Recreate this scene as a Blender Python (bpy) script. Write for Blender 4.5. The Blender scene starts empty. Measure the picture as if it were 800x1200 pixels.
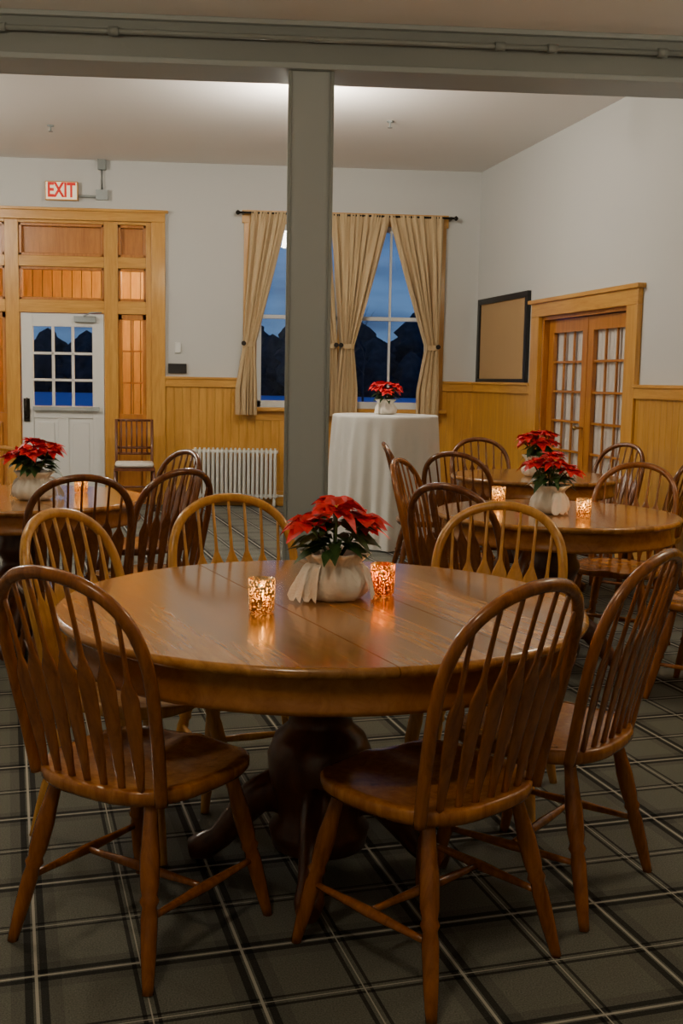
import bpy, bmesh, math, random
from mathutils import Vector, Matrix
random.seed(7)
S = bpy.context.scene
COL = S.collection
sin, cos, pi = math.sin, math.cos, math.pi

# ------------------------------------------------------------------ materials
def newmat(name):
    m = bpy.data.materials.new(name); m.use_nodes = True
    nt = m.node_tree
    return m, nt, nt.nodes, nt.links, nt.nodes['Principled BSDF']

def plain(name, col, rough=0.5, metal=0.0, bump=0.0, bscale=60, var=0.0, emis=None, es=0.0, coat=0.0):
    m, nt, N, L, P = newmat(name)
    P.inputs['Base Color'].default_value = (*col, 1)
    P.inputs['Roughness'].default_value = rough
    P.inputs['Metallic'].default_value = metal
    P.inputs['Coat Weight'].default_value = coat
    tc = N.new('ShaderNodeTexCoord')
    no = N.new('ShaderNodeTexNoise'); no.inputs['Scale'].default_value = bscale; no.inputs['Detail'].default_value = 4
    L.new(tc.outputs['Object'], no.inputs['Vector'])
    if var > 0:
        r = N.new('ShaderNodeValToRGB')
        r.color_ramp.elements[0].position = .3; r.color_ramp.elements[1].position = .7
        r.color_ramp.elements[0].color = (*[c*(1-var) for c in col], 1)
        r.color_ramp.elements[1].color = (*[min(1, c*(1+var)) for c in col], 1)
        L.new(no.outputs['Fac'], r.inputs['Fac']); L.new(r.outputs['Color'], P.inputs['Base Color'])
    if bump > 0:
        b = N.new('ShaderNodeBump'); b.inputs['Strength'].default_value = bump; b.inputs['Distance'].default_value = 0.01
        L.new(no.outputs['Fac'], b.inputs['Height']); L.new(b.outputs['Normal'], P.inputs['Normal'])
    if emis:
        P.inputs['Emission Color'].default_value = (*emis, 1); P.inputs['Emission Strength'].default_value = es
    return m

def wood(name, dark, light, scale=(18, 18, 1.6), rough=0.35, coat=0.3, groove=None, boards=None):
    m, nt, N, L, P = newmat(name)
    tc = N.new('ShaderNodeTexCoord'); mp = N.new('ShaderNodeMapping')
    mp.inputs['Scale'].default_value = scale
    L.new(tc.outputs['Object'], mp.inputs['Vector'])
    no = N.new('ShaderNodeTexNoise'); no.inputs['Scale'].default_value = 2.2
    no.inputs['Detail'].default_value = 7; no.inputs['Roughness'].default_value = .65; no.inputs['Distortion'].default_value = .6
    L.new(mp.outputs['Vector'], no.inputs['Vector'])
    r = N.new('ShaderNodeValToRGB')
    r.color_ramp.elements[0].position = .32; r.color_ramp.elements[0].color = (*dark, 1)
    r.color_ramp.elements[1].position = .68; r.color_ramp.elements[1].color = (*light, 1)
    L.new(no.outputs['Fac'], r.inputs['Fac'])
    colout = r.outputs['Color']; h = no.outputs['Fac']
    if boards:
        sx = N.new('ShaderNodeSeparateXYZ'); L.new(tc.outputs['Object'], sx.inputs[0])
        d = N.new('ShaderNodeMath'); d.operation = 'DIVIDE'; d.inputs[1].default_value = boards
        L.new(sx.outputs['X'], d.inputs[0])
        fl = N.new('ShaderNodeMath'); fl.operation = 'FLOOR'; L.new(d.outputs[0], fl.inputs[0])
        wn = N.new('ShaderNodeTexWhiteNoise'); wn.noise_dimensions = '1D'; L.new(fl.outputs[0], wn.inputs['W'])
        mr = N.new('ShaderNodeMapRange'); mr.inputs['To Min'].default_value = .70; mr.inputs['To Max'].default_value = 1.35
        L.new(wn.outputs['Value'], mr.inputs['Value'])
        vm = N.new('ShaderNodeVectorMath'); vm.operation = 'SCALE'
        L.new(colout, vm.inputs[0]); L.new(mr.outputs[0], vm.inputs['Scale']); colout = vm.outputs['Vector']
    L.new(colout, P.inputs['Base Color'])
    b = N.new('ShaderNodeBump'); b.inputs['Strength'].default_value = .15; b.inputs['Distance'].default_value = .004
    L.new(h, b.inputs['Height'])
    if groove:
        sx = N.new('ShaderNodeSeparateXYZ'); L.new(tc.outputs['Object'], sx.inputs[0])
        pp = N.new('ShaderNodeMath'); pp.operation = 'PINGPONG'; pp.inputs[1].default_value = groove/2
        L.new(sx.outputs['X'], pp.inputs[0])
        mr = N.new('ShaderNodeMapRange'); mr.inputs['From Min'].default_value = 0; mr.inputs['From Max'].default_value = .005
        L.new(pp.outputs[0], mr.inputs['Value'])
        b2 = N.new('ShaderNodeBump'); b2.inputs['Strength'].default_value = .8; b2.inputs['Distance'].default_value = .006
        L.new(mr.outputs[0], b2.inputs['Height']); L.new(b.outputs['Normal'], b2.inputs['Normal'])
        L.new(b2.outputs['Normal'], P.inputs['Normal'])
    else:
        L.new(b.outputs['Normal'], P.inputs['Normal'])
    P.inputs['Roughness'].default_value = rough; P.inputs['Coat Weight'].default_value = coat
    P.inputs['Coat Roughness'].default_value = .12
    return m

def glassmat(name, tint=(1, 1, 1), rough=0.02, k=.7, base=.045):
    """thin pane: transparent + mirror weighted by a symmetric Schlick-like facing term"""
    m, nt, N, L, P = newmat(name)
    N.remove(P)
    out = [n for n in N if n.type == 'OUTPUT_MATERIAL'][0]
    t = N.new('ShaderNodeBsdfTransparent'); t.inputs[0].default_value = (*tint, 1)
    g = N.new('ShaderNodeBsdfGlossy'); g.inputs['Roughness'].default_value = rough
    lw = N.new('ShaderNodeLayerWeight'); lw.inputs['Blend'].default_value = .5
    pw = N.new('ShaderNodeMath'); pw.operation = 'POWER'; pw.inputs[1].default_value = 4.5; L.new(lw.outputs['Facing'], pw.inputs[0])
    ma = N.new('ShaderNodeMath'); ma.operation = 'MULTIPLY_ADD'; ma.inputs[1].default_value = k; ma.inputs[2].default_value = base
    L.new(pw.outputs[0], ma.inputs[0])
    mx = N.new('ShaderNodeMixShader')
    L.new(ma.outputs[0], mx.inputs[0]); L.new(t.outputs[0], mx.inputs[1]); L.new(g.outputs[0], mx.inputs[2])
    L.new(mx.outputs[0], out.inputs[0])
    return m

def clothmat(name, col, trans=.3, bump=.2, sc=(120, 120, 120)):
    m, nt, N, L, P = newmat(name)
    out = [n for n in N if n.type == 'OUTPUT_MATERIAL'][0]
    P.inputs['Base Color'].default_value = (*col, 1); P.inputs['Roughness'].default_value = .85
    tr = N.new('ShaderNodeBsdfTranslucent'); tr.inputs[0].default_value = (*col, 1)
    mx = N.new('ShaderNodeMixShader'); mx.inputs[0].default_value = trans
    tc = N.new('ShaderNodeTexCoord'); no = N.new('ShaderNodeTexNoise'); no.inputs['Scale'].default_value = sc[0]
    b = N.new('ShaderNodeBump'); b.inputs['Strength'].default_value = bump; b.inputs['Distance'].default_value = .003
    L.new(tc.outputs['Object'], no.inputs['Vector']); L.new(no.outputs['Fac'], b.inputs['Height']); L.new(b.outputs['Normal'], P.inputs['Normal'])
    L.new(P.outputs[0], mx.inputs[1]); L.new(tr.outputs[0], mx.inputs[2]); L.new(mx.outputs[0], out.inputs[0])
    return m

def carpet():
    m, nt, N, L, P = newmat('plaid_carpet')
    tc = N.new('ShaderNodeTexCoord'); mp = N.new('ShaderNodeMapping')
    mp.inputs['Rotation'].default_value = (0, 0, math.radians(-12.6))
    L.new(tc.outputs['Object'], mp.inputs['Vector'])
    sx = N.new('ShaderNodeSeparateXYZ'); L.new(mp.outputs[0], sx.inputs[0])
    def math_(op, a, b=None, c=None):
        n = N.new('ShaderNodeMath'); n.operation = op
        for i, v in enumerate((a, b, c)):
            if v is None: continue
            if isinstance(v, (int, float)): n.inputs[i].default_value = v
            else: L.new(v, n.inputs[i])
        return n.outputs[0]
    def band(src, period, centre, half):
        s = math_('ADD', src, 20*period - centre + half)
        md = math_('MODULO', s, period)
        return math_('LESS_THAN', md, 2*half)
    per = .47
    def fam(src, sh):
        blk = math_('MAXIMUM', band(src, per, sh, .0085), band(src, per, sh + .034, .0085))
        blk = math_('MAXIMUM', blk, band(src, per, sh + .235, .0050))
        blk = math_('MAXIMUM', blk, band(src, per, sh + .265, .0040))
        wht = math_('MAXIMUM', band(src, per, sh + .017, .0035), band(src, per, sh + .250, .0016))
        broad = band(src, per, sh + .017, .055)
        return blk, wht, broad
    b1, w1, d1_ = fam(sx.outputs['X'], .02)
    b2, w2, d2_ = fam(sx.outputs['Y'], .09)
    blk = math_('MINIMUM', math_('ADD', math_('MULTIPLY', b1, .75), math_('MULTIPLY', b2, .75)), .95)
    wht = math_('MAXIMUM', w1, w2)
    broad = math_('ADD', math_('MULTIPLY', d1_, .25), math_('MULTIPLY', d2_, .25))
    no = N.new('ShaderNodeTexNoise'); no.inputs['Scale'].default_value = 260; no.inputs['Detail'].default_value = 3
    L.new(tc.outputs['Object'], no.inputs['Vector'])
    r = N.new('ShaderNodeValToRGB')
    r.color_ramp.elements[0].position = .3; r.color_ramp.elements[0].color = (.095, .098, .084, 1)
    r.color_ramp.elements[1].position = .7; r.color_ramp.elements[1].color = (.195, .198, .170, 1)
    L.new(no.outputs['Fac'], r.inputs['Fac'])
    def mix(fac, a, bcol):
        mm = N.new('ShaderNodeMix'); mm.data_type = 'RGBA'
        L.new(fac, mm.inputs['Factor']); L.new(a, mm.inputs['A']); mm.inputs['B'].default_value = (*bcol, 1)
        return mm.outputs['Result']
    c = mix(broad, r.outputs[0], (.035, .035, .034))
    c = mix(blk, c, (.005, .005, .007))
    c = mix(math_('MULTIPLY', wht, .8), c, (.50, .48, .42))
    L.new(c, P.inputs['Base Color'])
    P.inputs['Roughness'].default_value = .95; P.inputs['Specular IOR Level'].default_value = .1
    b = N.new('ShaderNodeBump'); b.inputs['Strength'].default_value = .5; b.inputs['Distance'].default_value = .004
    L.new(no.outputs['Fac'], b.inputs['Height']); L.new(b.outputs['Normal'], P.inputs['Normal'])
    return m

MAT = {}
MAT['wall'] = plain('wall_paint', (.54, .55, .54), .7, bump=.05, bscale=90)
MAT['ceil'] = plain('ceiling_paint', (.80, .77, .74), .8, bump=.04)
MAT['grey'] = plain('grey_paint', (.23, .255, .25), .45, bump=.08, bscale=40)
MAT['greyl'] = plain('grey_trim_paint', (.33, .37, .38), .5)
MAT['carpet'] = carpet()
MAT['pine'] = wood('golden_pine', (.46, .21, .03), (.64, .34, .07), (14, 14, 1.2), .3)
MAT['pineh'] = wood('golden_pine_horizontal', (.46, .21, .03), (.64, .34, .07), (1.2, 14, 14), .3)
MAT['wains'] = wood('beadboard_pine', (.45, .21, .03), (.61, .32, .06), (10, 10, .9), .35, groove=.085)
MAT['dpine'] = wood('orange_pine_door', (.34, .115, .015), (.50, .20, .035), (14, 14, 1.2), .3)
MAT['oak'] = wood('chair_oak', (.29, .092, .012), (.54, .21, .034), (16, 16, 3), .22)
MAT['oak_shade'] = wood('chair_oak_shaded', (.20, .058, .008), (.40, .135, .020), (16, 16, 3), .22)  # darker chair oak: shade on the backs facing the camera, put into the colour
MAT['oak_lit'] = wood('chair_oak_lit', (.46, .20, .030), (.70, .36, .075), (16, 16, 3), .25)  # brighter chair oak: light on the camera-facing chairs, put into the colour
MAT['oakd'] = wood('chair_walnut', (.11, .030, .007), (.23, .074, .014), (16, 16, 3), .23)
MAT['ttop'] = wood('table_top_oak', (.31, .118, .016), (.57, .255, .05), (16, 1.3, 16), .18, .6, boards=.105)
MAT['tbase'] = wood('table_base_oak', (.25, .085, .010), (.42, .165, .027), (8, 8, 8), .26)
MAT['tped'] = wood('pedestal_dark_oak', (.06, .016, .005), (.15, .042, .009), (8, 8, 3), .3)
MAT['white'] = plain('white_paint', (.72, .73, .72), .4)
MAT['rad'] = plain('radiator_paint', (.66, .66, .62), .4)
MAT['black'] = plain('black_plastic', (.012, .012, .012), .4)
MAT['iron'] = plain('dark_iron', (.03, .025, .02), .4, .8)
MAT['brass'] = plain('brass', (.45, .30, .10), .3, 1)
MAT['cork'] = plain('cork', (.38, .24, .11), .9, bump=.3, bscale=150, var=.15)
MAT['glass'] = glassmat('window_glass')
MAT['glass2'] = glassmat('french_door_glass', k=.18, base=.03)
MAT['curtain'] = clothmat('curtain_linen', (.58, .43, .245), .12)
MAT['sheer'] = clothmat('sheer_fabric', (.72, .66, .60), .2)
MAT['linen'] = clothmat('white_linen', (.78, .77, .74), .1, .15)
MAT['wrap'] = clothmat('white_burlap_wrap', (.86, .82, .74), .1, .6, (160,))
MAT['red'] = plain('poinsettia_red', (.72, .004, .010), .5, var=.3, bscale=30)
MAT['green'] = plain('poinsettia_leaf', (.03, .09, .02), .5, var=.4, bscale=30)
MAT['yellow'] = plain('flower_centre', (.6, .45, .05), .5)
MAT['wax'] = plain('candle_wax', (.9, .55, .25), .5, emis=(1, .45, .12), es=2.0)  # wax emission stands in for the flame's glow through the candle
MAT['flame'] = plain('candle_flame', (1, .7, .3), .5, emis=(1, .62, .22), es=80)
MAT['lamp'] = plain('lamp_globe_warm', (1, 1, 1), .5, emis=(1, .89, .73), es=225)
MAT['lampf'] = plain('lamp_globe_front', (1, 1, 1), .5, emis=(1, .82, .56), es=72)
MAT['lampv'] = plain('lamp_globe_vestibule', (1, 1, 1), .5, emis=(1, .80, .50), es=330)
MAT['signw'] = plain('sign_white', (.85, .78, .60), .5, emis=(1, .8, .5), es=.5)
MAT['signr'] = plain('sign_red', (.6, .01, .005), .5, emis=(1, .03, .01), es=.2)
MAT['snow'] = plain('snow', (.30, .33, .66), .9, bump=.2, bscale=1)
MAT['tree'] = plain('distant_trees', (.030, .045, .050), .95, var=.4, bscale=3)
MAT['cushion'] = plain('white_cushion', (.7, .66, .6), .8)
MAT['redwood'] = wood('banquet_chair_wood', (.09, .025, .012), (.16, .05, .02))

def mercury(name, metal, tint):
    m, nt, N, L, P = newmat(name)
    out = [n for n in N if n.type == 'OUTPUT_MATERIAL'][0]
    P.inputs['Base Color'].default_value = (*metal, 1); P.inputs['Metallic'].default_value = 1; P.inputs['Roughness'].default_value = .25
    t = N.new('ShaderNodeBsdfTransparent'); t.inputs[0].default_value = (*tint, 1)
    tl = N.new('ShaderNodeBsdfTranslucent'); tl.inputs[0].default_value = (*tint, 1)
    mx0 = N.new('ShaderNodeMixShader'); mx0.inputs[0].default_value = .4
    L.new(t.outputs[0], mx0.inputs[1]); L.new(tl.outputs[0], mx0.inputs[2])
    tc = N.new('ShaderNodeTexCoord'); v = N.new('ShaderNodeTexNoise'); v.inputs['Scale'].default_value = 190; v.inputs['Detail'].default_value = 2
    L.new(tc.outputs['Object'], v.inputs['Vector'])
    r = N.new('ShaderNodeValToRGB'); r.color_ramp.elements[0].position = .45; r.color_ramp.elements[1].position = .5
    L.new(v.outputs['Fac'], r.inputs['Fac'])
    mx = N.new('ShaderNodeMixShader'); L.new(r.outputs[0], mx.inputs[0])
    L.new(mx0.outputs[0], mx.inputs[1]); L.new(P.outputs[0], mx.inputs[2]); L.new(mx.outputs[0], out.inputs[0])
    return m
MAT['mercS'] = mercury('mercury_glass_silver', (.62, .52, .34), (1, .76, .42))
MAT['mercG'] = mercury('mercury_glass_gold', (.62, .34, .08), (1, .56, .18))

# ------------------------------------------------------------------ mesh helpers
class B:
    """mesh builder with material slots"""
    def __init__(self):
        self.bm = bmesh.new(); self.mats = []
    def mi(self, key):
        if key not in self.mats: self.mats.append(key)
        return self.mats.index(key)
    def box(self, x0, x1, y0, y1, z0, z1, mat):
        i = self.mi(mat)
        vs = [self.bm.verts.new((x, y, z)) for x in (x0, x1) for y in (y0, y1) for z in (z0, z1)]
        for f in ((0, 1, 3, 2), (4, 6, 7, 5), (0, 4, 5, 1), (2, 3, 7, 6), (0, 2, 6, 4), (1, 5, 7, 3)):
            fc = self.bm.faces.new([vs[k] for k in f]); fc.material_index = i
    def sweep(self, pts, rad, mat, seg=10, up=(0, 0, 1), smooth=True, caps=True, sq=1.0):
        i = self.mi(mat); pts = [Vector(p) for p in pts]; up = Vector(up)
        rings = []
        n = len(pts)
        def sg(v): return (abs(v)**sq)*(1 if v >= 0 else -1)
        for k, p in enumerate(pts):
            t = (pts[min(k+1, n-1)] - pts[max(k-1, 0)]).normalized()
            a = t.cross(up)
            if a.length < 1e-3: a = t.cross(Vector((1, 0, 0)))
            a.normalize(); b = a.cross(t).normalized()
            r = rad[k] if isinstance(rad, list) else rad
            ra, rb = r if isinstance(r, tuple) else (r, r)
            rings.append([self.bm.verts.new(p + a*ra*sg(cos(2*pi*j/seg)) + b*rb*sg(sin(2*pi*j/seg))) for j in range(seg)])
        for k in range(n-1):
            for j in range(seg):
                f = self.bm.faces.new([rings[k][j], rings[k][(j+1) % seg], rings[k+1][(j+1) % seg], rings[k+1][j]])
                f.material_index = i; f.smooth = smooth
        if caps:
            for rg in (rings[0], rings[-1]):
                f = self.bm.faces.new(rg); f.material_index = i
    def lathe(self, prof, mat, seg=32, c=(0, 0, 0), fn=None, smooth=True, cap0=True, cap1=True):
        i = self.mi(mat); rings = []
        for (r, z) in prof:
            rg = []
            for j in range(seg):
                a = 2*pi*j/seg; rr = fn(r, z, a) if fn else r
                rg.append(self.bm.verts.new((c[0]+rr*cos(a), c[1]+rr*sin(a), c[2]+z)))
            rings.append(rg)
        for k in range(len(rings)-1):
            for j in range(seg):
                f = self.bm.faces.new([rings[k][j], rings[k][(j+1) % seg], rings[k+1][(j+1) % seg], rings[k+1][j]])
                f.material_index = i; f.smooth = smooth
        if cap0: f = self.bm.faces.new(rings[0]); f.material_index = i
        if cap1: f = self.bm.faces.new(rings[-1]); f.material_index = i
    def grid(self, fn, nu, nv, mat, smooth=True):
        i = self.mi(mat)
        g = [[self.bm.verts.new(fn(u/nu, v/nv)) for v in range(nv+1)] for u in range(nu+1)]
        for u in range(nu):
            for v in range(nv):
                f = self.bm.faces.new([g[u][v], g[u+1][v], g[u+1][v+1], g[u][v+1]]); f.material_index = i; f.smooth = smooth
    def mesh(self, name):
        bmesh.ops.recalc_face_normals(self.bm, faces=self.bm.faces)
        me = bpy.data.meshes.new(name); self.bm.to_mesh(me); self.bm.free()
        for k in self.mats: me.materials.append(MAT[k])
        return me
    def obj(self, name, parent=None, loc=(0, 0, 0), rz=0.0, bevel=0.0):
        o = bpy.data.objects.new(name, self.mesh(name)); COL.objects.link(o)
        o.location = loc; o.rotation_euler = (0, 0, rz)
        if parent: o.parent = parent
        if bevel:
            md = o.modifiers.new('bevel', 'BEVEL'); md.width = bevel; md.segments = 2; md.limit_method = 'ANGLE'
        return o
def inst(name, me, loc, rz=0.0, parent=None):
    o = bpy.data.objects.new(name, me); COL.objects.link(o); o.location = loc; o.rotation_euler = (0, 0, rz)
    if parent: o.parent = parent
    return o
def empty(name, loc=(0, 0, 0), rz=0.0):
    e = bpy.data.objects.new(name, None); COL.objects.link(e); e.location = loc; e.rotation_euler = (0, 0, rz); e.empty_display_size = .1
    return e
def boxes(name, lst, mat, parent=None, loc=(0, 0, 0), rz=0, bevel=0):
    b = B()
    for q in lst: b.box(*q, mat)
    return b.obj(name, parent, loc, rz, bevel)

# ------------------------------------------------------------------ room shell
D = 11.85; CZ = 3.54; FZ = 3.46; XL = -4.2; YB = -2.2
RW = (2.26, D, 0); RA = math.atan2(-1, .15)       # right wall local frame: +x runs to camera, -y is room side
DX0, DX1 = -3.05, -1.15
OPZ = 1.95
boxes('floor', [(XL-.2, 5.2, YB-.2, D+.15, -.1, 0)], 'carpet')
boxes('ceiling', [(XL-.2, 5.2, 7.1, D+.15, CZ, CZ+.1), (XL-.2, 5.2, YB-.2, 7.1, FZ, FZ+.18)], 'ceil')
boxes('wall_back', [(XL-.2, DX0, D, D+.15, 0, CZ), (DX0, DX1, D, D+.15, 2.95, CZ), (DX1, -.08, D, D+.15, 0, CZ),
                    (-.08, 1.76, D, D+.15, 0, 1.05), (-.08, 1.76, D, D+.15, 2.95, CZ), (.78, .90, D, D+.15, 1.05, 2.95),
                    (1.76, 2.42, D, D+.15, 0, CZ)], 'wall')
boxes('wall_left', [(XL-.2, XL, YB-.2, D, 0, CZ)], 'wall')
boxes('wall_front', [(XL, 5.2, YB-.2, YB, 0, CZ)], 'wall')
SL = 14.4
boxes('wall_right', [(-.02, 1.80, 0, .12, 0, CZ), (1.80, 3.51, 0, .12, OPZ, CZ), (3.51, SL, 0, .12, 0, CZ)], 'wall', None, RW, RA)
def wain(name, spans, loc, rz):
    boxes(name, [(a, b, -.022, 0, 0, t) for a, b, t in spans], 'wains', None, loc, rz)
wain('trim_wainscot_back', [(-1.03, -.22, 1.25), (-.22, 1.90, .93), (1.90, 2.26, 1.25), (XL, -3.17, 1.25)], (0, D, 0), 0)
wain('trim_wainscot_right', [(0, 1.62, 1.25), (3.69, SL, 1.25)], RW, RA)
boxes('trim_chair_rail_back', [(-1.03, -.22, -.045, 0, 1.25, 1.35), (1.90, 2.25, -.045, 0, 1.25, 1.35), (XL, -3.17, -.045, 0, 1.25, 1.35),
      (-1.03, -.22, -.06, 0, 1.33, 1.355), (1.90, 2.25, -.06, 0, 1.33, 1.355)], 'pineh', None, (0, D, 0), 0, .004)
boxes('trim_chair_rail_right', [(.05, 1.62, -.045, 0, 1.25, 1.35), (3.69, SL, -.045, 0, 1.25, 1.35),
      (.06, 1.62, -.06, 0, 1.33, 1.355), (3.69, SL, -.06, 0, 1.33, 1.355)], 'pineh', None, RW, RA, .004)
boxes('baseboard_back', [(-1.03, 2.24, -.04, -.0, 0, .16)], 'pineh', None, (0, D, 0), 0, .004)
boxes('baseboard_right', [(.05, 1.62, -.04, 0, 0, .16), (3.69, SL, -.04, 0, 0, .16)], 'pineh', None, RW, RA, .004)

# beam + column
bx = B()
bx.box(XL, 3.2, 6.95, 7.27, 3.22, 3.54, 'grey')
bx.box(XL, 3.2, 6.92, 7.30, 3.20, 3.235, 'greyl')
bx.box(XL, 3.2, 6.90, 6.96, 3.38, 3.46, 'grey')
bx.box(XL, 3.2, 6.86, 6.96, 3.43, 3.46, 'greyl')
bx.obj('ceiling_beam', bevel=.006)
cb = B(); cx = .27
cb.box(cx-.135, cx+.135, 6.97, 7.24, 0, 3.2, 'greyl')
cb.box(cx-.15, cx+.15, 6.955, 7.255, 0, .16, 'grey')
for s in (-1, 1):
    cb.box(cx+s*.128-.012, cx+s*.128+.012, 6.955, 6.98, .16, 3.2, 'grey')
cb.obj('support_column', bevel=.006)
pb = B()
pb.sweep([(XL, 6.88, 3.36), (3.15, 6.88, 3.36)], .016, 'grey', 10)
for x in (-1.55, -.9, 1.4, 1.72, 2.4, -2.6):
    pb.sweep([(x-.03, 6.88, 3.36), (x+.03, 6.88, 3.36)], .026, 'grey', 10)
pb.obj('conduit_pipe')

# ------------------------------------------------------------------ entrance door unit (door_1)
d1 = empty('door_1', (0, D, 0))
f = B()
f.box(-1.17, -1.03, -.04, .0, 0, 2.93, 'pine'); f.box(-3.17, -3.03, -.04, 0, 0, 2.93, 'pine')
f.obj('casing_sides', d1, bevel=.005)
f = B(); f.box(-3.17, -1.03, -.04, 0, 2.93, 3.04, 'pineh'); f.box(-3.2, -1.0, -.06, 0, 3.02, 3.05, 'pineh')
f.obj('casing_head', d1, bevel=.005)
f = B()
for a, b_ in ((-1.23, -1.15), (-1.66, -1.52), (-2.67, -2.53), (-3.05, -2.96)):
    f.box(a, b_, 0, .12, 0, 2.95, 'pine')
f.obj('posts', d1, bevel=.004)
f = B()
for a, b_ in ((-1.52, -1.23), (-2.53, -1.66), (-2.96, -2.67)):
    for z0, z1 in ((2.90, 2.95), (2.46, 2.57), (1.99, 2.12)):
        f.box(a, b_, .0, .12, z0, z1, 'pineh')
    f.box(a, b_, .07, .09, 2.57, 2.90, 'dpine')
    f.box(a, a+.03, .02, .08, 2.57, 2.90, 'dpine'); f.box(b_-.03, b_, .02, .08, 2.57, 2.90, 'dpine')
    f.box(a, b_, .02, .08, 2.57, 2.60, 'dpine'); f.box(a, b_, .02, .08, 2.87, 2.90, 'dpine')
    f.box(a, a+.03, .02, .08, 2.12, 2.46, 'dpine'); f.box(b_-.03, b_, .02, .08, 2.12, 2.46, 'dpine')
    f.box(a, b_, .02, .08, 2.12, 2.15, 'dpine'); f.box(a, b_, .02, .08, 2.43, 2.46, 'dpine')
f.obj('rails_and_panels', d1, bevel=.004)
f = B()
for a, b_ in ((-1.52, -1.23), (-2.96, -2.67)):
    f.box(a, b_, .02, .08, 0, .95, 'dpine'); f.box(a+.05, b_-.05, .0, .03, .15, .85, 'dpine')
    f.box(a, a+.04, .02, .08, .95, 1.99, 'dpine'); f.box(b_-.04, b_, .02, .08, .95, 1.99, 'dpine'); f.box(a, b_, .02, .08, 1.93, 1.99, 'dpine')
    m = (a+b_)/2
    f.box(m-.009, m+.009, .03, .07, .95, 1.95, 'dpine')
    for z in (1.28, 1.61): f.box(a+.04, b_-.04, .03, .07, z-.009, z+.009, 'dpine')
f.obj('sidelights', d1, bevel=.003)
f = B()
for q in ((-1.48, -1.27, .95, 1.94), (-2.92, -2.71, .95, 1.94), (-2.53, -1.66, 2.12, 2.46), (-1.52, -1.23, 2.12, 2.46), (-2.96, -2.67, 2.12, 2.46), (-2.41, -1.78, 1.02, 1.85)):
    i = f.mi('glass'); vs = [f.bm.verts.new(p) for p in ((q[0], .05, q[2]), (q[1], .05, q[2]), (q[1], .05, q[3]), (q[0], .05, q[3]))]
    f.bm.faces.new(vs).material_index = i
f.obj('glass_panes', d1)
f = B()  # white leaf
x0, x1 = -2.52, -1.67
f.box(x0, x0+.12, .02, .065, .01, 1.985, 'white'); f.box(x1-.12, x1, .02, .065, .01, 1.985, 'white')
f.box(x0+.12, x1-.12, .02, .065, 1.85, 1.985, 'white'); f.box(x0+.12, x1-.12, .02, .065, .9, 1.02, 'white')
f.box(x0+.12, x1-.12, .02, .065, .01, .22, 'white'); f.box(x0+.37, x1-.37, .02, .065, .22, .9, 'white')
f.box(x0+.12, x1-.12, .035, .055, .22, .9, 'white')
for a, b_ in ((x0+.16, x0+.33), (x1-.33, x1-.16)): f.box(a, b_, .022, .04, .27, .85, 'white')
for k in (1, 2):
    xx = x0+.12+k*.61/3; f.box(xx-.013, xx+.013, .025, .06, 1.02, 1.85, 'white')
    zz = 1.02+k*.83/3; f.box(x0+.12, x1-.12, .025, .06, zz-.013, zz+.013, 'white')
f.obj('white_door_leaf', d1, bevel=.003)
f = B()
f.box(x0+.02, x0+.08, .005, .02, .86, 1.1, 'iron'); f.sweep([(x0+.05, .02, .9), (x0+.05, -.05, .92), (x0+.05, -.06, 1.0), (x0+.05, -.03, 1.08), (x0+.05, .02, 1.1)], .01, 'iron', 8)
f.box(x0+.12, x1-.05, -.03, .005, .98, 1.02, 'greyl')
f.box(x1-.3, x1-.08, -.03, .02, 1.9, 1.96, 'greyl'); f.sweep([(x1-.2, -.02, 1.96), (x1-.1, -.16, 1.99), (x1-.02, -.02, 2.0)], .008, 'greyl', 6)
f.obj('door_hardware', d1)

# vestibule: plank-lined porch
v = B()
v.box(-3.35, -3.2, D+.15, 13.7, 0, 2.75, 'wains'); v.box(-.95, -.8, D+.15, 13.7, 0, 2.75, 'wains')
v.box(-3.2, -.95, 13.64, 13.7, 0, .92, 'tped'); v.box(-3.2, -.95, 13.64, 13.7, 2.05, 2.75, 'tped')
v.box(-3.2, -3.0, 13.64, 13.7, .92, 2.05, 'tped'); v.box(-1.85, -.95, 13.64, 13.7, .92, 2.05, 'tped')
xx = -3.2
while xx < -.96:
    xe = min(xx+.105, -.95)
    inw = xx > -3.03 and xe < -1.80
    if inw:
        v.box(xx, xe, 13.61, 13.64, 0, .92, 'pine'); v.box(xx, xe, 13.61, 13.64, 2.05, 2.75, 'pine')
    else: v.box(xx, xe, 13.61, 13.64, 0, 2.75, 'pine')
    xx += .115
v.obj('wall_vestibule')
boxes('ceiling_vestibule', [(-3.35, -.8, D+.15, 13.7, 2.75, 2.85)], 'wains')
boxes('floor_vestibule', [(-3.35, -.8, D+.15, 13.7, -.1, 0)], 'carpet')
v = B()
v.box(-3.0, -1.85, 13.58, 13.64, .90, .98, 'white'); v.box(-3.0, -1.85, 13.58, 13.64, 1.99, 2.07, 'white')
for x in (-2.98, -1.87): v.box(x-.04, x+.04, 13.58, 13.64, .93, 2.04, 'white')
v.obj('window_3')
lb = B(); lb.lathe([(.01, -.09), (.06, -.07), (.09, 0), (.06, .07), (.02, .09)], 'lampv', 16)
lb.lathe([(.05, .08), (.05, .13)], 'brass', 16)
lb.obj('vestibule_ceiling_lamp', loc=(-1.12, 12.5, 2.62))

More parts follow.
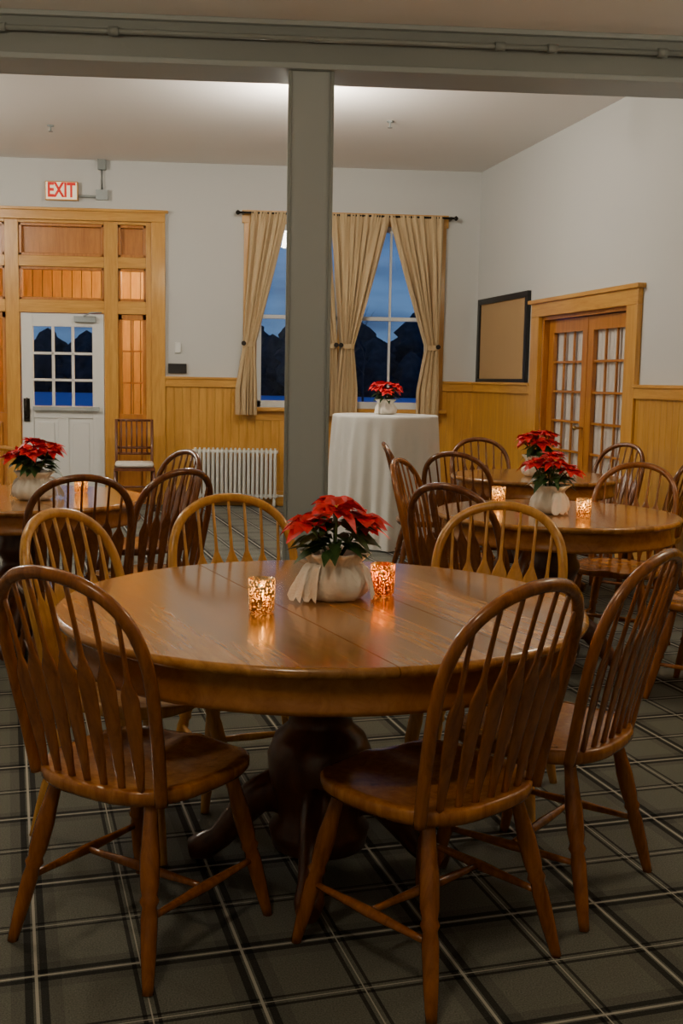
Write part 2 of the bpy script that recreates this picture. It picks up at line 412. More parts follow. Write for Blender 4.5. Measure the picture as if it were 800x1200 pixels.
# exit sign etc
es = empty('exit_sign', (-2.075, D, 3.215))
f = B(); f.box(-.165, .165, -.06, -.005, -.095, .095, 'pineh'); f.obj('housing', es, bevel=.004)
f = B(); f.box(-.155, .155, -.066, -.055, -.085, .085, 'signw'); f.obj('face', es)
tcu = bpy.data.curves.new('exit_text', 'FONT'); tcu.body = 'EXIT'; tcu.size = .20; tcu.align_x = 'CENTER'; tcu.align_y = 'CENTER'; tcu.extrude = .002; tcu.offset = .006; tcu.space_character = .98
to = bpy.data.objects.new('tmp_text', tcu); COL.objects.link(to)
bpy.context.view_layer.update()
tm = bpy.data.meshes.new_from_object(to); bpy.data.objects.remove(to)
tm.materials.clear(); tm.materials.append(MAT['signr'])
lo = inst('letters', tm, (0, -.069, 0), 0, es); lo.rotation_euler = (pi/2, 0, 0); lo.scale = (.70, 1.0, 1)
f = B(); f.sweep([(-1.91, D-.03, 3.17), (-1.72, D-.03, 3.17), (-1.67, D-.03, 3.2), (-1.67, D-.03, 3.52)], .014, 'grey', 8)
f.box(-1.73, -1.61, D-.05, D, 3.14, 3.24, 'greyl'); f.box(-1.71, -1.63, D-.06, D, 3.44, 3.54, 'grey')
f.obj('electrical_conduit')
boxes('thermostat', [(-.93, -.87, D-.025, D, 1.60, 1.71)], 'white', bevel=.004)
boxes('wall_plate', [(-1.0, -.81, D-.03, D-.001, 1.39, 1.49)], 'black', bevel=.004)

# ------------------------------------------------------------------ windows
def window(name, xa, xb):
    w = empty(name, (0, D, 0)); z0, z1 = 1.05, 2.95; mid = 2.0; f = B()
    f.box(xa, xa+.05, .03, .10, z0, z1, 'white'); f.box(xb-.05, xb, .03, .10, z0, z1, 'white')
    f.box(xa, xb, .03, .10, z1-.05, z1, 'white'); f.box(xa, xb, .03, .10, z0, z0+.07, 'white'); f.box(xa, xb, .03, .10, mid-.02, mid+.02, 'white')
    m = (xa+xb)/2; f.box(m-.012, m+.012, .05, .09, z0, z1, 'white')
    f.obj('sashes', w, bevel=.003)
    f = B(); i = f.mi('glass')
    vs = [f.bm.verts.new(p) for p in ((xa, .07, z0), (xb, .07, z0), (xb, .07, z1), (xa, .07, z1))]; f.bm.faces.new(vs).material_index = i
    f.obj('glass', w)
window('window_1', -.08, .78); window('window_2', .90, 1.76)
f = B(); f.box(-.22, -.08, -.035, 0, 1.0, 2.97, 'pine'); f.box(1.76, 1.90, -.035, 0, 1.0, 2.97, 'pine'); f.box(.77, .91, -.035, 0, 1.05, 2.95, 'pine')
f.obj('trim_window_sides', loc=(0, D, 0), bevel=.004)
f = B(); f.box(-.24, 1.92, -.04, 0, 2.95, 3.08, 'pineh'); f.box(-.26, 1.94, -.09, .02, 1.01, 1.05, 'pineh'); f.box(-.22, 1.9, -.03, 0, .91, 1.01, 'pineh')
f.obj('trim_window_head_sill', loc=(0, D, 0), bevel=.004)
cr = empty('curtain_rod', (0, D-.13, 3.04))
f = B(); f.sweep([(-.27, 0, 0), (1.97, 0, 0)], .012, 'iron', 10)
for x in (-.28, 1.98): f.lathe([(.004, -.025), (.02, -.012), (.025, 0), (.02, .012), (.004, .025)], 'iron', 12, c=(x, 0, 0))
for x in (-.23, .84, 1.93): f.box(x-.01, x+.01, 0, .13, -.015, .015, 'iron')
f.obj('rod', cr)
def curtain(name, top, tie, bot, side, n=6, ph=0.0):
    """top/tie/bot: (x0,x1) spans"""
    zt, ztie, zb = 3.055, 1.70, .97
    def fn(u, v_):
        z = zt + (zb-zt)*v_
        if z > ztie:
            k = (zt-z)/(zt-ztie)
            if side > 0:   # swept to right: inner (left) edge sweeps
                x0 = top[0]+(tie[0]-top[0])*k**1.1; x1 = top[1]+(tie[1]-top[1])*k
            else:
                x0 = top[0]+(tie[0]-top[0])*k; x1 = top[1]+(tie[1]-top[1])*k**1.1
            amp = .026 + .018*k
        else:
            k = (ztie-z)/(ztie-zb); e = min(1, k*1.6)
            x0 = tie[0]+(bot[0]-tie[0])*e; x1 = tie[1]+(bot[1]-tie[1])*e; amp = .034
        w = u + .035*sin(u*9+ph) + .02*sin(u*23+ph*2)
        d = amp*(sin(w*n*2*pi + ph + .8*sin(v_*4+ph)) + .35*sin(w*n*5.1*pi+v_*5+ph))
        if v_ < .05: d = d*.5 + .008*sin(u*n*8*pi)
        belly = .05*sin(pi*min(1, (zt-z)/(zt-ztie)))
        return (x0+(x1-x0)*u + .012*sin(w*n*2*pi+2+ph), D-.135+d-belly*.6, z)
    b = B(); b.grid(fn, 120, 50, 'curtain')
    cxm = (tie[0]+tie[1])/2; hw = (tie[1]-tie[0])/2
    b.lathe([(1, -.025), (1.02, 0), (1, .025)], 'curtain', 20, c=(cxm, D-.135, ztie), fn=lambda r, z, a: (hw+.012)*r*(.55 + .45*abs(cos(a))), cap0=False, cap1=False)
    kx = tie[0]-.0 if side < 0 else tie[1]
    b.sweep([(kx, D-.02, ztie+.01), (kx, D-.19, ztie+.01)], .008, 'iron', 8)
    b.sweep([(kx, D-.185, ztie+.01), (kx, D-.2, ztie+.01)], .025, 'iron', 12)
    b.obj(name)
curtain('curtain', (-.14, .22), (-.21, -.10), (-.29, -.08), -1, 5, .4)
curtain('curtain', (.30, .66), (.62, .75), (.58, .76), 1, 5, 1.3)
curtain('curtain', (.68, 1.30), (.80, .93), (.76, .98), -1, 7, 2.1)
curtain('curtain', (1.29, 1.86), (1.70, 1.82), (1.62, 1.85), 1, 7, 3.0)

# ------------------------------------------------------------------ cork board, french doors (right wall frame)
cbp = empty('cork_board', RW, RA)
boxes('cork_surface', [(.16, 1.46, -.02, -.002, 1.38, 2.17)], 'cork', cbp)
boxes('black_frame', [(.12, 1.50, -.04, -.002, 2.155, 2.21), (.12, 1.50, -.04, -.002, 1.34, 1.39), (.12, .18, -.04, -.002, 1.38, 2.17), (1.44, 1.50, -.04, -.002, 1.38, 2.17)], 'black', cbp)
d2 = empty('door_2', RW, RA)
f = B(); f.box(1.62, 1.80, -.045, 0, 0, OPZ, 'pine'); f.box(3.51, 3.69, -.045, 0, 0, OPZ, 'pine'); f.obj('casing_sides', d2, bevel=.005)
f = B(); f.box(1.62, 3.69, -.045, 0, OPZ, OPZ+.14, 'pineh'); f.box(1.58, 3.73, -.07, 0, OPZ+.12, OPZ+.155, 'pineh'); f.obj('casing_head', d2, bevel=.005)
f = B(); f.box(1.80, 1.83, 0, .12, 0, OPZ, 'dpine'); f.box(3.48, 3.51, 0, .12, 0, OPZ, 'dpine'); f.box(1.83, 3.48, 0, .12, OPZ-.03, OPZ, 'dpine'); f.obj('jamb', d2)
for k, (a, b_) in enumerate(((1.84, 2.65), (2.66, 3.47))):
    f = B(); y0, y1 = .05, .09
    f.box(a, a+.10, y0, y1, .01, 1.915, 'dpine'); f.box(b_-.10, b_, y0, y1, .01, 1.915, 'dpine')
    f.box(a+.10, b_-.10, y0, y1, 1.80, 1.915, 'dpine'); f.box(a+.10, b_-.10, y0, y1, .01, .25, 'dpine')
    for j in (1, 2):
        x = a+.10+j*(b_-a-.20)/3; f.box(x-.010, x+.010, y0+.012, y1-.01, .25, 1.80, 'dpine')
    for j in range(1, 6):
        z = .25+j*1.55/6; f.box(a+.10, b_-.10, y0+.012, y1-.01, z-.010, z+.010, 'dpine')
    f.obj('leaf_%d' % (k+1), d2, bevel=.002)
f = B(); i = f.mi('glass2')
f.bm.faces.new([f.bm.verts.new(p) for p in ((1.9, .072, .2), (3.4, .072, .2), (3.4, .072, 1.85), (1.9, .072, 1.85))]).material_index = i
f.obj('glass_panes', d2)
f = B(); f.grid(lambda u, v_: (1.84+1.63*u, .098+.005*sin(u*140), .1+1.8*v_), 220, 2, 'sheer'); f.obj('sheer_curtain', d2)
f = B(); f.sweep([(2.62, .05, .98), (2.62, -.01, .98)], .012, 'brass', 8); f.lathe([(.005, -.02), (.026, 0), (.005, .02)], 'brass', 12, c=(2.62, -.02, .98)); f.obj('knob', d2)
f = B(); f.box(1.7, 3.6, .35, .4, 0, 2.4, 'wall'); f.obj('wall_hallway', None, RW, RA)

# ------------------------------------------------------------------ radiator
rb = B(); n = 19; X0, X1 = -.73, .15
for i in range(n):
    x = X0+(X1-X0)*(i+.5)/n
    for yy in (D-.20, D-.13):
        rb.sweep([(x, yy, .09), (x, yy, .14), (x, yy, .58), (x, yy, .62)], [(.012, .022), (.017, .026), (.017, .026), (.010, .018)], 'rad', 8, up=(0, 1, 0))
    rb.sweep([(x, D-.22, .585), (x, D-.11, .585)], .021, 'rad', 8)
    rb.sweep([(x, D-.22, .12), (x, D-.11, .12)], .021, 'rad', 8)
for z in (.12, .585): rb.sweep([(X0-.01, D-.165, z), (X1+.01, D-.165, z)], .018, 'rad', 8)
for x in (X0+.03, X1-.03):
    for yy in (D-.2, D-.13): rb.sweep([(x, yy, 0), (x, yy, .1)], [.022, .014], 'rad', 8, up=(0, 1, 0))
rb.sweep([(X1+.01, D-.165, .12), (X1+.08, D-.165, .12), (X1+.09, D-.165, .0)], .014, 'rad', 8)
rb.obj('radiator')

# ------------------------------------------------------------------ dining chair
def chair_mesh(name, wd, sd=None, bk=None):
    b = B(); sd = sd or wd; bk = bk or wd
    ST = .437
    def outl(a):
        c, s = cos(a), sin(a)
        e = 2/2.9
        x = (abs(c)**e)*(1 if c >= 0 else -1)*.232; y = (abs(s)**e)*(1 if s >= 0 else -1)*.22
        x *= (1 + .05*(y/.215)) * (.98)
        return x, y
    seg = 40
    def top(k, x, y):
        z = ST - .014*(1-k**2)*1.0
        z -= .010*math.exp(-((abs(x)-.09)/.06)**2)*max(0, (y+.02)/.2)*(1 if k < 1 else .6)
        return z
    i = b.mi(sd); rings = []
    for k in (.02, .25, .5, .72, .88, .97, 1.0):
        rg = []
        for j in range(seg):
            x, y = outl(2*pi*j/seg); x *= k; y *= k
            z = top(k, x, y) - (.006 if k == 1.0 else 0)
            rg.append(b.bm.verts.new((x, y, z)))
        rings.append(rg)
    for k, z in ((1.0, ST-.026), (.96, ST-.038), (.8, ST-.044), (.05, ST-.044)):
        rings.append([b.bm.verts.new((outl(2*pi*j/seg)[0]*k, outl(2*pi*j/seg)[1]*k, z)) for j in range(seg)])
    for k in range(len(rings)-1):
        for j in range(seg):
            fc = b.bm.faces.new([rings[k][j], rings[k][(j+1) % seg], rings[k+1][(j+1) % seg], rings[k+1][j]]); fc.smooth = True; fc.material_index = i
    b.bm.faces.new(rings[0]).material_index = i; b.bm.faces.new(rings[-1]).material_index = i
    tops = {(-1, -1): (-.145, -.14), (1, -1): (.145, -.14), (-1, 1): (-.155, .13), (1, 1): (.155, .13)}
    def leg(sx, sy):
        t = Vector((*tops[(sx, sy)], ST-.03)); bt = Vector((sx*.215, sy*.22 if sy > 0 else -.23, 0))
        return t, bt
    prof = [(0, .015), (.08, .016), (.2, .019), (.3, .023), (.45, .022), (.5, .018), (.53, .023), (.56, .017), (.62, .020), (.8, .018), (.95, .014), (1, .013)]
    for k in tops:
        t, bt = leg(*k)
        b.sweep([t.lerp(bt, p[0]) for p in prof], [p[1] for p in prof], wd, 10, up=(0, 1, 0))
    def at(k, f_): t, bt = leg(*k); return t.lerp(bt, f_)
    def stretcher(p, q, r=.011):
        b.sweep([p, p.lerp(q, .15), p.lerp(q, .5), p.lerp(q, .85), q], [r*.7, r*.8, r*1.25, r*.8, r*.7], wd, 8)
    stretcher(at((-1, -1), .62), at((-1, 1), .62)); stretcher(at((1, -1), .62), at((1, 1), .62))
    m1 = at((-1, -1), .62).lerp(at((-1, 1), .62), .5); m2 = at((1, -1), .62).lerp(at((1, 1), .62), .5); stretcher(m1, m2)
    # hoop
    H = .50; lean = .19; y0 = -.185
    def P(x, h):
        return Vector((x, y0 - lean*h - .03*(h/H)**2 - (.03*(1-(x/.22)**2)) + .025, ST-.01+h))
    prof2 = [(.196, -.02), (.203, .06), (.210, .14), (.216, .22), (.218, .29), (.212, .35), (.194, .405), (.160, .450), (.110, .482), (.055, .498)]
    side = [P(-x, h) for x, h in prof2] + [P(0, .503)] + [P(x, h) for x, h in reversed(prof2)]
    def cr(ps, n=4):
        out = []
        for i_ in range(len(ps)-1):
            p0, p1, p2, p3 = ps[max(i_-1, 0)], ps[i_], ps[i_+1], ps[min(i_+2, len(ps)-1)]
            for k in range(n):
                t = k/n
                out.append(.5*((2*p1)+(-p0+p2)*t+(2*p0-5*p1+4*p2-p3)*t*t+(-p0+3*p1-3*p2+p3)*t**3))
        out.append(ps[-1]); return out
    hp = cr(side); b.sweep(hp, (.0160, .0145), bk, 10, up=(0, 1, .2))
    def hooph(x):
        x = abs(x); last = (0, .503)
        for (px, ph) in reversed(prof2):
            if px >= x:
                t = (x-last[0])/(px-last[0]+1e-9); return last[1]+(ph-last[1])*t
            last = (px, ph)
        return .4
    # arrow spindles: slim foot, broad flat paddle with pointed shoulder, thin rod above
    for k in range(7):
        u = (k-3)/3; xb = u*.150; xt = u*.172
        ht = hooph(xt)
        pr = [(0, .008, .007), (.04, .009, .0065), (.09, .0125, .005), (.14, .0165, .0042), (.25, .0205, .004), (.38, .0240, .004), (.50, .0270, .004), (.535, .0275, .004),
              (.565, .0235, .004), (.60, .0155, .0045), (.64, .0075, .005), (.67, .0058, .0055), (.75, .0052, .0052), (.87, .005, .005), (1, .005, .005)]
        b.sweep([P(xb+(xt-xb)*p[0], ht*p[0]) for p in pr], [(p[1], p[2]) for p in pr], bk, 12, up=(0, 1, .2), sq=.65)
    return b.mesh(name)

CH = {'m': chair_mesh('dining_chair_mesh', 'oak_shade', 'oak', 'oak_shade'), 'l': chair_mesh('dining_chair_lit_mesh', 'oak_lit'), 'd': chair_mesh('dining_chair_dark_mesh', 'oakd')}
def chair(x, y, face, kind='m'):
    return inst('dining_chair', CH[kind], (x, y, 0), -math.radians(face))
for c in [(-.28, 2.63, 36, 'm'), (.395, 2.50, -38, 'm'), (.77, 2.88, -50, 'm'), (-.36, 3.27, 118, 'l'), (-.03, 3.62, 163, 'l'), (.71, 3.46, 203, 'l'),
          (-.84, 4.93, -18, 'd'), (-.57, 5.22, -45, 'd'), (-.68, 6.15, 235, 'd'), (-1.45, 6.15, 168, 'l'), (-1.80, 5.3, 70, 'd'),
          (.95, 4.66, 44, 'd'), (1.0, 5.75, 115, 'm'), (1.28, 6.72, 32, 'd'), (1.82, 5.5, 215, 'm'), (1.97, 4.62, -52, 'm'),
          (2.3, 7.55, 240, 'd'), (1.12, 7.38, 92, 'd'), (1.62, 7.85, 175, 'd'), (2.32, 6.6, -52, 'd')]:
    chair(*c)

# ------------------------------------------------------------------ pedestal tables
def table(name, x, y, R, rz, seams, foot0=60):
    e = empty(name, (x, y, 0), rz); TH = .75
    b = B(); prof = [(.001, TH-.03), (R-.03, TH-.03), (R-.006, TH-.024), (R, TH-.014), (R-.002, TH-.005), (R-.010, TH), (R*.6, TH), (.001, TH)]
    b.lathe(prof, 'ttop', 96)
    base = b.bm
    for fc in base.faces:
        if all(abs(v_.co.z-TH) < 1e-5 for v_ in fc.verts) or all(abs(v_.co.z-(TH-.03)) < 1e-5 for v_ in fc.verts): fc.smooth = False
    bmesh.ops.recalc_face_normals(base, faces=base.faces)
    sharp = [ed for ed in base.edges if all(abs(v_.co.z-TH) < 1e-5 for v_ in ed.verts) and all(abs(v_.co.xy.length-(R-.010)) < 1e-4 for v_ in ed.verts)]
    for ed in sharp: ed.smooth = False
    cuts = [-9] + seams + [9]
    for k in range(len(cuts)-1):
        bb = B(); bb.mi('ttop'); bb.bm.free(); bb.bm = base.copy()
        for pos, no_ in ((cuts[k]+.0013, -1), (cuts[k+1]-.0013, 1)):
            if abs(pos) > 5: continue
            r = bmesh.ops.bisect_plane(bb.bm, geom=bb.bm.verts[:]+bb.bm.edges[:]+bb.bm.faces[:], plane_co=(pos, 0, 0), plane_no=(no_, 0, 0), clear_outer=True)
            ed = [g for g in r['geom_cut'] if isinstance(g, bmesh.types.BMEdge)]
            bmesh.ops.edgeloop_fill(bb.bm, edges=ed)
            for q in ed:
                if q.is_valid: q.smooth = False
        bb.obj('top_section_%d' % (k+1), e)
    base.free()
    b = B()
    b.lathe([(R-.045, TH-.115), (R-.03, TH-.112), (R-.028, TH-.1), (R-.034, TH-.09), (R-.034, TH-.035), (R-.03, TH-.031)], 'tbase', 96, cap0=False, cap1=False)
    b.lathe([(R-.055, TH-.115), (R-.055, TH-.031)], 'tbase', 96, cap0=False, cap1=False)
    b.lathe([(R-.055, TH-.115), (R-.045, TH-.115)], 'tbase', 96, cap0=False, cap1=False)
    b.obj('apron', e)
    b = B()
    b.box(-R*.6, R*.6, -.05, .05, TH-.1, TH-.03, 'tped'); b.box(-.05, .05, -R*.6, R*.6, TH-.1, TH-.03, 'tped')
    b.lathe([(.05, .06), (.13, .07), (.14, .12), (.115, .15), (.12, .20), (.14, .26), (.145, .33), (.125, .38), (.09, .41), (.085, .44), (.11, .47), (.12, .50), (.10, .54), (.105, .60), (.16, .635), (.16, .652)], 'tped', 32)
    for k in range(4):
        a = math.radians(foot0) + k*pi/2; c, s = cos(a), sin(a)
        pr = [(.06, .20, .045, .075), (.13, .215, .042, .065), (.18, .19, .04, .05), (.23, .13, .036, .042), (.275, .075, .034, .036), (.32, .045, .04, .040), (.36, .035, .03, .03)]
        b.sweep([(p[0]*c, p[0]*s, p[1]) for p in pr], [(p[2], p[3]) for p in pr], 'tped', 12)
    b.obj('pedestal', e)
    return e
table('round_dining_table', .165, 2.965, .71, math.radians(21), [-.13, .2], 62)
table('round_dining_table', 1.38, 5.1, .57, math.radians(10), [0])
table('round_dining_table', 1.78, 7.15, .55, 0, [0])
table('round_dining_table', -1.2, 5.55, .62, math.radians(30), [0])

# ------------------------------------------------------------------ poinsettia
def poinsettia_mesh(name, seed):
    rnd = random.Random(seed); b = B()
    ph = [rnd.uniform(0, 6.28) for _ in range(6)]
    def fn(r, z, a):
        k = min(1, max(.15, z/.1))
        flare = max(0, (z-.10)/.03)
        pleat = math.exp(-((z-.095)/.03)**2)
        return r*(1+.06*sin(4*a+ph[0]+z*20)*k+.04*sin(7*a+ph[1]-z*30)+.025*sin(13*a+ph[2]+z*45)+.05*pleat*sin(22*a+ph[4])+.10*flare*sin(6*a+ph[3])+.05*flare*sin(15*a))
    b.lathe([(.050, 0), (.074, .003), (.088, .016), (.094, .036), (.092, .056), (.083, .074), (.071, .088), (.066, .096), (.068, .104), (.078, .116), (.088, .128), (.083, .131), (.060, .116), (.035, .108)], 'wrap', 110, fn=fn)
    for a, ln, wd_ in ((-2.75, .070, .022), (-2.45, .05, .016), (-.6, .045, .016)):
        c, s = cos(a), sin(a)
        def tail(u, v_, c=c, s=s, ln=ln, wd_=wd_):
            r = .068+ln*u; w = (.008+wd_*u)*(v_-.5)*2
            z = .098 + .012*sin(u*pi) - .092*u*u + .012*sin(v_*9+u*8)*u
            return (r*c - w*s, r*s + w*c, max(.004, z))
        b.grid(tail, 10, 6, 'wrap')
    def leaf(base, d, L_, W, droop, mat, roll=0):
        d = Vector(d).normalized(); side = d.cross(Vector((0, 0, 1)))
        if side.length < .01: side = Vector((1, 0, 0))
        side.normalize(); side = Matrix.Rotation(roll, 3, d) @ side
        nrm = side.cross(d).normalized()
        i = b.mi(mat); rows = []
        for t, w in ((0, .05), (.18, .45), (.38, .95), (.58, .85), (.8, .45), (1, .03)):
            p = Vector(base) + d*L_*t + Vector((0, 0, -1))*droop*L_*t*t
            cup = .22*w*W
            rows.append([b.bm.verts.new(p + side*w*W + nrm*cup), b.bm.verts.new(p), b.bm.verts.new(p - side*w*W + nrm*cup)])
        for k in range(5):
            for m in range(2):
                fc = b.bm.faces.new([rows[k][m], rows[k][m+1], rows[k+1][m+1], rows[k+1][m]]); fc.material_index = i; fc.smooth = True
    heads = [(0, 0, .262)] + [(.088*cos(a+.3), .088*sin(a+.3), .225+rnd.uniform(-.03, .032)) for a in [k*2*pi/6 for k in range(6)]]
    for hx, hy, hz in heads:
        b.sweep([(hx*.1, hy*.1, .1), (hx*.6, hy*.6, .17), (hx, hy, hz)], .0035, 'green', 6)
        tilt = Vector((hx*4, hy*4, 1)).normalized()
        a1 = tilt.orthogonal().normalized(); a2 = tilt.cross(a1)
        for ring, (cnt, ln, el) in enumerate(((7, .078, .05), (7, .062, .35), (6, .042, .8))):
            for k in range(cnt):
                a = 2*pi*(k+ring*.5)/cnt + rnd.uniform(-.25, .25)
                d = (a1*cos(a)+a2*sin(a))*cos(el+rnd.uniform(-.15, .15)) + tilt*sin(el+rnd.uniform(-.1, .2))
                l_ = ln*rnd.uniform(.85, 1.15)
                leaf((hx, hy, hz-.004*ring+.004), d, l_, l_*.34, rnd.uniform(.1, .5), 'red', rnd.uniform(-.4, .4))
        for k in range(4):
            o_ = (a1*cos(k*1.6)+a2*sin(k*1.6))*.005
            c_ = Vector((hx, hy, hz+.006))+o_
            b.lathe([(.001, -.004), (.004, 0), (.001, .004)], 'yellow', 6, c=c_)
    for k in range(40):
        a = rnd.uniform(0, 2*pi); r = rnd.uniform(.01, .05); z = rnd.uniform(.13, .22)
        leaf((r*cos(a), r*sin(a), z), (cos(a), sin(a), rnd.uniform(-.1, .5)), rnd.uniform(.07, .11), rnd.uniform(.018, .027), rnd.uniform(.2, .7), 'green', rnd.uniform(-.4, .4))
    return b.mesh(name)
PM = [poinsettia_mesh('poinsettia_mesh_a', 3), poinsettia_mesh('poinsettia_mesh_b', 11)]
for k, (x, y, z, r, s) in enumerate([(.20, 3.02, .75, 0.2, 1.0), (1.34, 5.08, .75, 1.2, 1.0), (1.78, 7.1, .75, 2.2, 1.05), (-1.1, 5.42, .75, 3.4, 1.05), (1.0, 9.1, 1.075, 4.4, .95)]):
    o = inst('potted_poinsettia', PM[k % 2], (x, y, z+.001), r); o.scale = (s, s, s)

# ------------------------------------------------------------------ votives
def votive_mesh(name, mat):
    b = B()
    b.lathe([(.028, .002), (.033, .006), (.0345, .05), (.035, .088), (.0335, .088), (.0325, .05), (.031, .012)], mat, 32, cap0=True, cap1=False)
    b.lathe([(.022, .008), (.023, .035), (.020, .037)], 'wax', 20)
    b.lathe([(.001, .040), (.004, .046), (.0035, .054), (.0008, .066)], 'flame', 10)
    return b.mesh(name)
VM = [votive_mesh('votive_silver_mesh', 'mercS'), votive_mesh('votive_gold_mesh', 'mercG')]
for k, (x, y, m) in enumerate([(.0, 2.83, 0), (.34, 3.07, 1), (1.17, 5.42, 0), (1.45, 4.9, 0), (-.93, 5.75, 0)]):
    o = inst('votive_candle_holder', VM[m], (x, y, .75), k)
    ld = bpy.data.lights.new('candle_light', 'POINT'); ld.energy = .48; ld.color = (1, .56, .22); ld.shadow_soft_size = .006
    lo = bpy.data.objects.new('candle_light', ld); COL.objects.link(lo); lo.parent = o; lo.location = (0, 0, .075)

# ------------------------------------------------------------------ cocktail table with linen
b = B()
prof = [(.001, 1.075), (.42, 1.075), (.432, 1.068)] + [(.434, 1.05-.05*k) for k in range(21)] + [(.434, .012)]
def cf(r, z, a):
    if z > 1.06: return r
    k = (1.06-z)/1.05
    return r + k**.7*(.034*sin(11*a+1.5*sin(a*2)) + .016*sin(25*a+2+k*2)) + .02*k
b.lathe(prof, 'linen', 220, fn=cf, cap1=False)
b.obj('cocktail_table', loc=(1.0, 9.1, 0))

# ------------------------------------------------------------------ ladder-back banquet chair near door
b = B()
for s in (-1, 1):
    b.sweep([(s*.19, .18, .0), (s*.19, .17, .43)], .015, 'redwood', 8, up=(0, 1, 0))
    b.sweep([(s*.18, -.2, .0), (s*.18, -.18, .45), (s*.18, -.21, .91)], .015, 'redwood', 8, up=(0, 1, 0))
    b.sweep([(s*.19, .17, .2), (s*.18, -.19, .2)], .009, 'redwood', 6)
b.box(-.2, .2, -.2, .2, .41, .44, 'redwood'); 
for z in (.90, .62, .56): b.sweep([(-.18, -.20-(z-.45)*.06, z), (.18, -.20-(z-.45)*.06, z)], .013, 'redwood', 8)
for k in range(6):
    x = -.13+k*.052; b.sweep([(x, -.20, .56), (x, -.22, .90)], .008, 'redwood', 6, up=(0, 1, 0))
b.sweep([(-.19, .17, .25), (.19, .17, .25)], .009, 'redwood', 6)
def cu(r, z, a): return r/max(abs(cos(a)), abs(sin(a)))**.85
b.lathe([(.12, .44), (.185, .445), (.195, .465), (.185, .485), (.02, .495)], 'cushion', 32, fn=cu)
b.obj('banquet_chair', loc=(-1.3, 11.35, 0), rz=pi+.12)

# ------------------------------------------------------------------ ceiling items
for x, y in ((-1.9, 10.3), (1.05, 9.7)):
    f = B(); f.lathe([(.03, 0), (.03, -.01), (.008, -.015), (.008, -.05), (.02, -.052), (.02, -.056)], 'grey', 12); f.obj('fire_sprinkler', loc=(x, y, CZ))
def lamp(x, y, zc, mat, r=.13):
    f = B(); f.lathe([(r*sin(pi*max(.02, k/12)), -r*cos(pi*max(.02, k/12))) for k in range(12)] + [(.03, r)], mat, 20)
    top = (CZ if y > 7 else FZ)-zc
    f.lathe([(.05, r-.01), (.05, r+.02), (.012, r+.025), (.012, top-.02), (.06, top-.015), (.06, top)], 'brass', 16)
    f.obj('pendant_globe_lamp', loc=(x, y, zc))
lamp(.28, 8.55, 3.22, 'lamp', .12)
lamp(-3.75, 8.8, 3.1, 'lamp')
lamp(-1.6, 4.2, 3.0, 'lampf'); lamp(2.9, 4.0, 3.0, 'lampf'); lamp(-.6, .6, 3.0, 'lampf')

# ------------------------------------------------------------------ exterior
boxes('ground_snow', [(-80, 80, 14.0, 160, .2, .3)], 'snow')
t = B()
rnd = random.Random(5)
def crown(x, y, h):
    """rounded leafy mass with an irregular outline"""
    p = [rnd.uniform(0, 6.28) for _ in range(4)]; w = h*rnd.uniform(.32, .5)
    prof_ = []
    for k in range(15):
        u = k/14; prof_.append((max(.02, w*(sin(pi*(.12+.88*u))**.7 if u < 1 else 0)*(1-.25*u)), h*u))
    t.lathe(prof_, 'tree', 22, c=(x, y, .1), fn=lambda rr, z, a: rr*(1+.16*sin(3*a+p[0]+z*2.1)+.14*sin(5*a+p[1]-z*3.3)+.12*sin(9*a+p[2]+z*6)+.1*sin(z*9+p[3])))
for k in range(190):
    crown(-38+k*.45+rnd.uniform(-.5, .5), 74+rnd.uniform(-4, 8), rnd.choice((2.4, 3.2, 3.8, 4.6, 5.4))*rnd.uniform(.85, 1.15))
def branch(p, d, L_, r, lv):
    q = p + d*L_
    mid = p + d*L_*.5 + Vector((rnd.uniform(-.06, .06), 0, rnd.uniform(-.06, .06)))*L_
    t.sweep([p, mid, q], [r, r*.8, r*.6], 'tree', 5, up=(0, 1, 0))
    if lv == 0: return
    for k in range(4):
        a = Vector((rnd.uniform(-1, 1), rnd.uniform(-.6, .6), rnd.uniform(-.1, .7)))
        nd = (d*.8 + a*.8).normalized()
        branch(p.lerp(q, rnd.uniform(.45, 1)), nd, L_*rnd.uniform(.55, .75), r*.5, lv-1)
branch(Vector((4.9, 55, .2)), Vector((.04, 0, 1)), 2.8, .06, 3)
t.obj('tree_line')
w = bpy.data.worlds.new('World'); S.world = w; w.use_nodes = True
N = w.node_tree.nodes; L = w.node_tree.links; bg = N['Background']
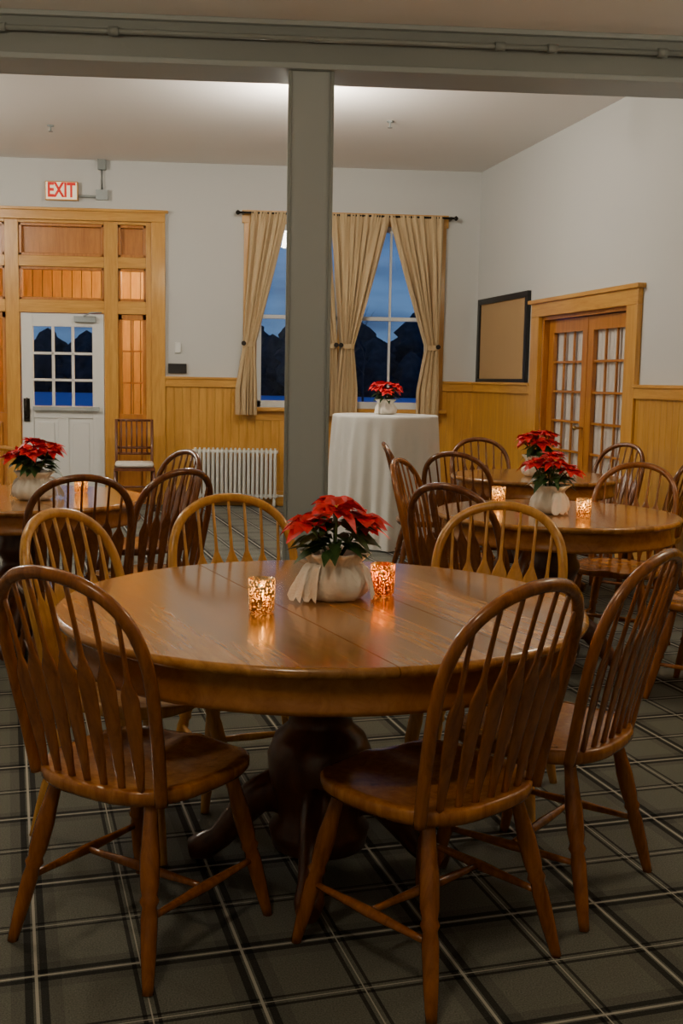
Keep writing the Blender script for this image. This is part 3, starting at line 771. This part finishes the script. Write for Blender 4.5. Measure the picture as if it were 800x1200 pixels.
tc = N.new('ShaderNodeTexCoord'); sx = N.new('ShaderNodeSeparateXYZ'); L.new(tc.outputs['Generated'], sx.inputs[0])
r = N.new('ShaderNodeValToRGB'); r.color_ramp.elements[0].position = 0; r.color_ramp.elements[0].color = (.17, .33, .60, 1)
r.color_ramp.elements[1].position = .25; r.color_ramp.elements[1].color = (.03, .11, .38, 1)
L.new(sx.outputs['Z'], r.inputs['Fac'])
no = N.new('ShaderNodeTexNoise'); no.inputs['Scale'].default_value = 9; no.inputs['Detail'].default_value = 6
mp = N.new('ShaderNodeMapping'); mp.inputs['Scale'].default_value = (1, 1, 3.5); L.new(tc.outputs['Generated'], mp.inputs[0]); L.new(mp.outputs[0], no.inputs['Vector'])
r2 = N.new('ShaderNodeValToRGB'); r2.color_ramp.elements[0].position = .45; r2.color_ramp.elements[0].color = (0, 0, 0, 1); r2.color_ramp.elements[1].position = .75
L.new(no.outputs['Fac'], r2.inputs['Fac'])
mx = N.new('ShaderNodeMix'); mx.data_type = 'RGBA'; L.new(r2.outputs[0], mx.inputs['Factor']); L.new(r.outputs[0], mx.inputs['A']); mx.inputs['B'].default_value = (.05, .09, .20, 1)
L.new(mx.outputs['Result'], bg.inputs[0]); bg.inputs[1].default_value = .85

# ------------------------------------------------------------------ camera
F_PX = 1300.0; th = math.radians(4.1); p = math.atan(.119); rho = .018
cam = bpy.data.cameras.new('camera'); co = bpy.data.objects.new('camera', cam); COL.objects.link(co)
Fv = Vector((sin(th)*cos(p), cos(th)*cos(p), -sin(p))); Rv = Vector((cos(th), -sin(th), 0)); Uv = Rv.cross(Fv)
R2 = Rv*cos(rho) + Uv*sin(rho); U2 = Uv*cos(rho) - Rv*sin(rho)
m3 = Matrix((R2, U2, -Fv)).transposed()
co.matrix_world = Matrix.Translation((0, 0, 1.35)) @ m3.to_4x4()
cam.sensor_fit = 'VERTICAL'; cam.sensor_height = 36; cam.lens = 36*F_PX/1200
cam.clip_start = .05; cam.clip_end = 300
S.camera = co
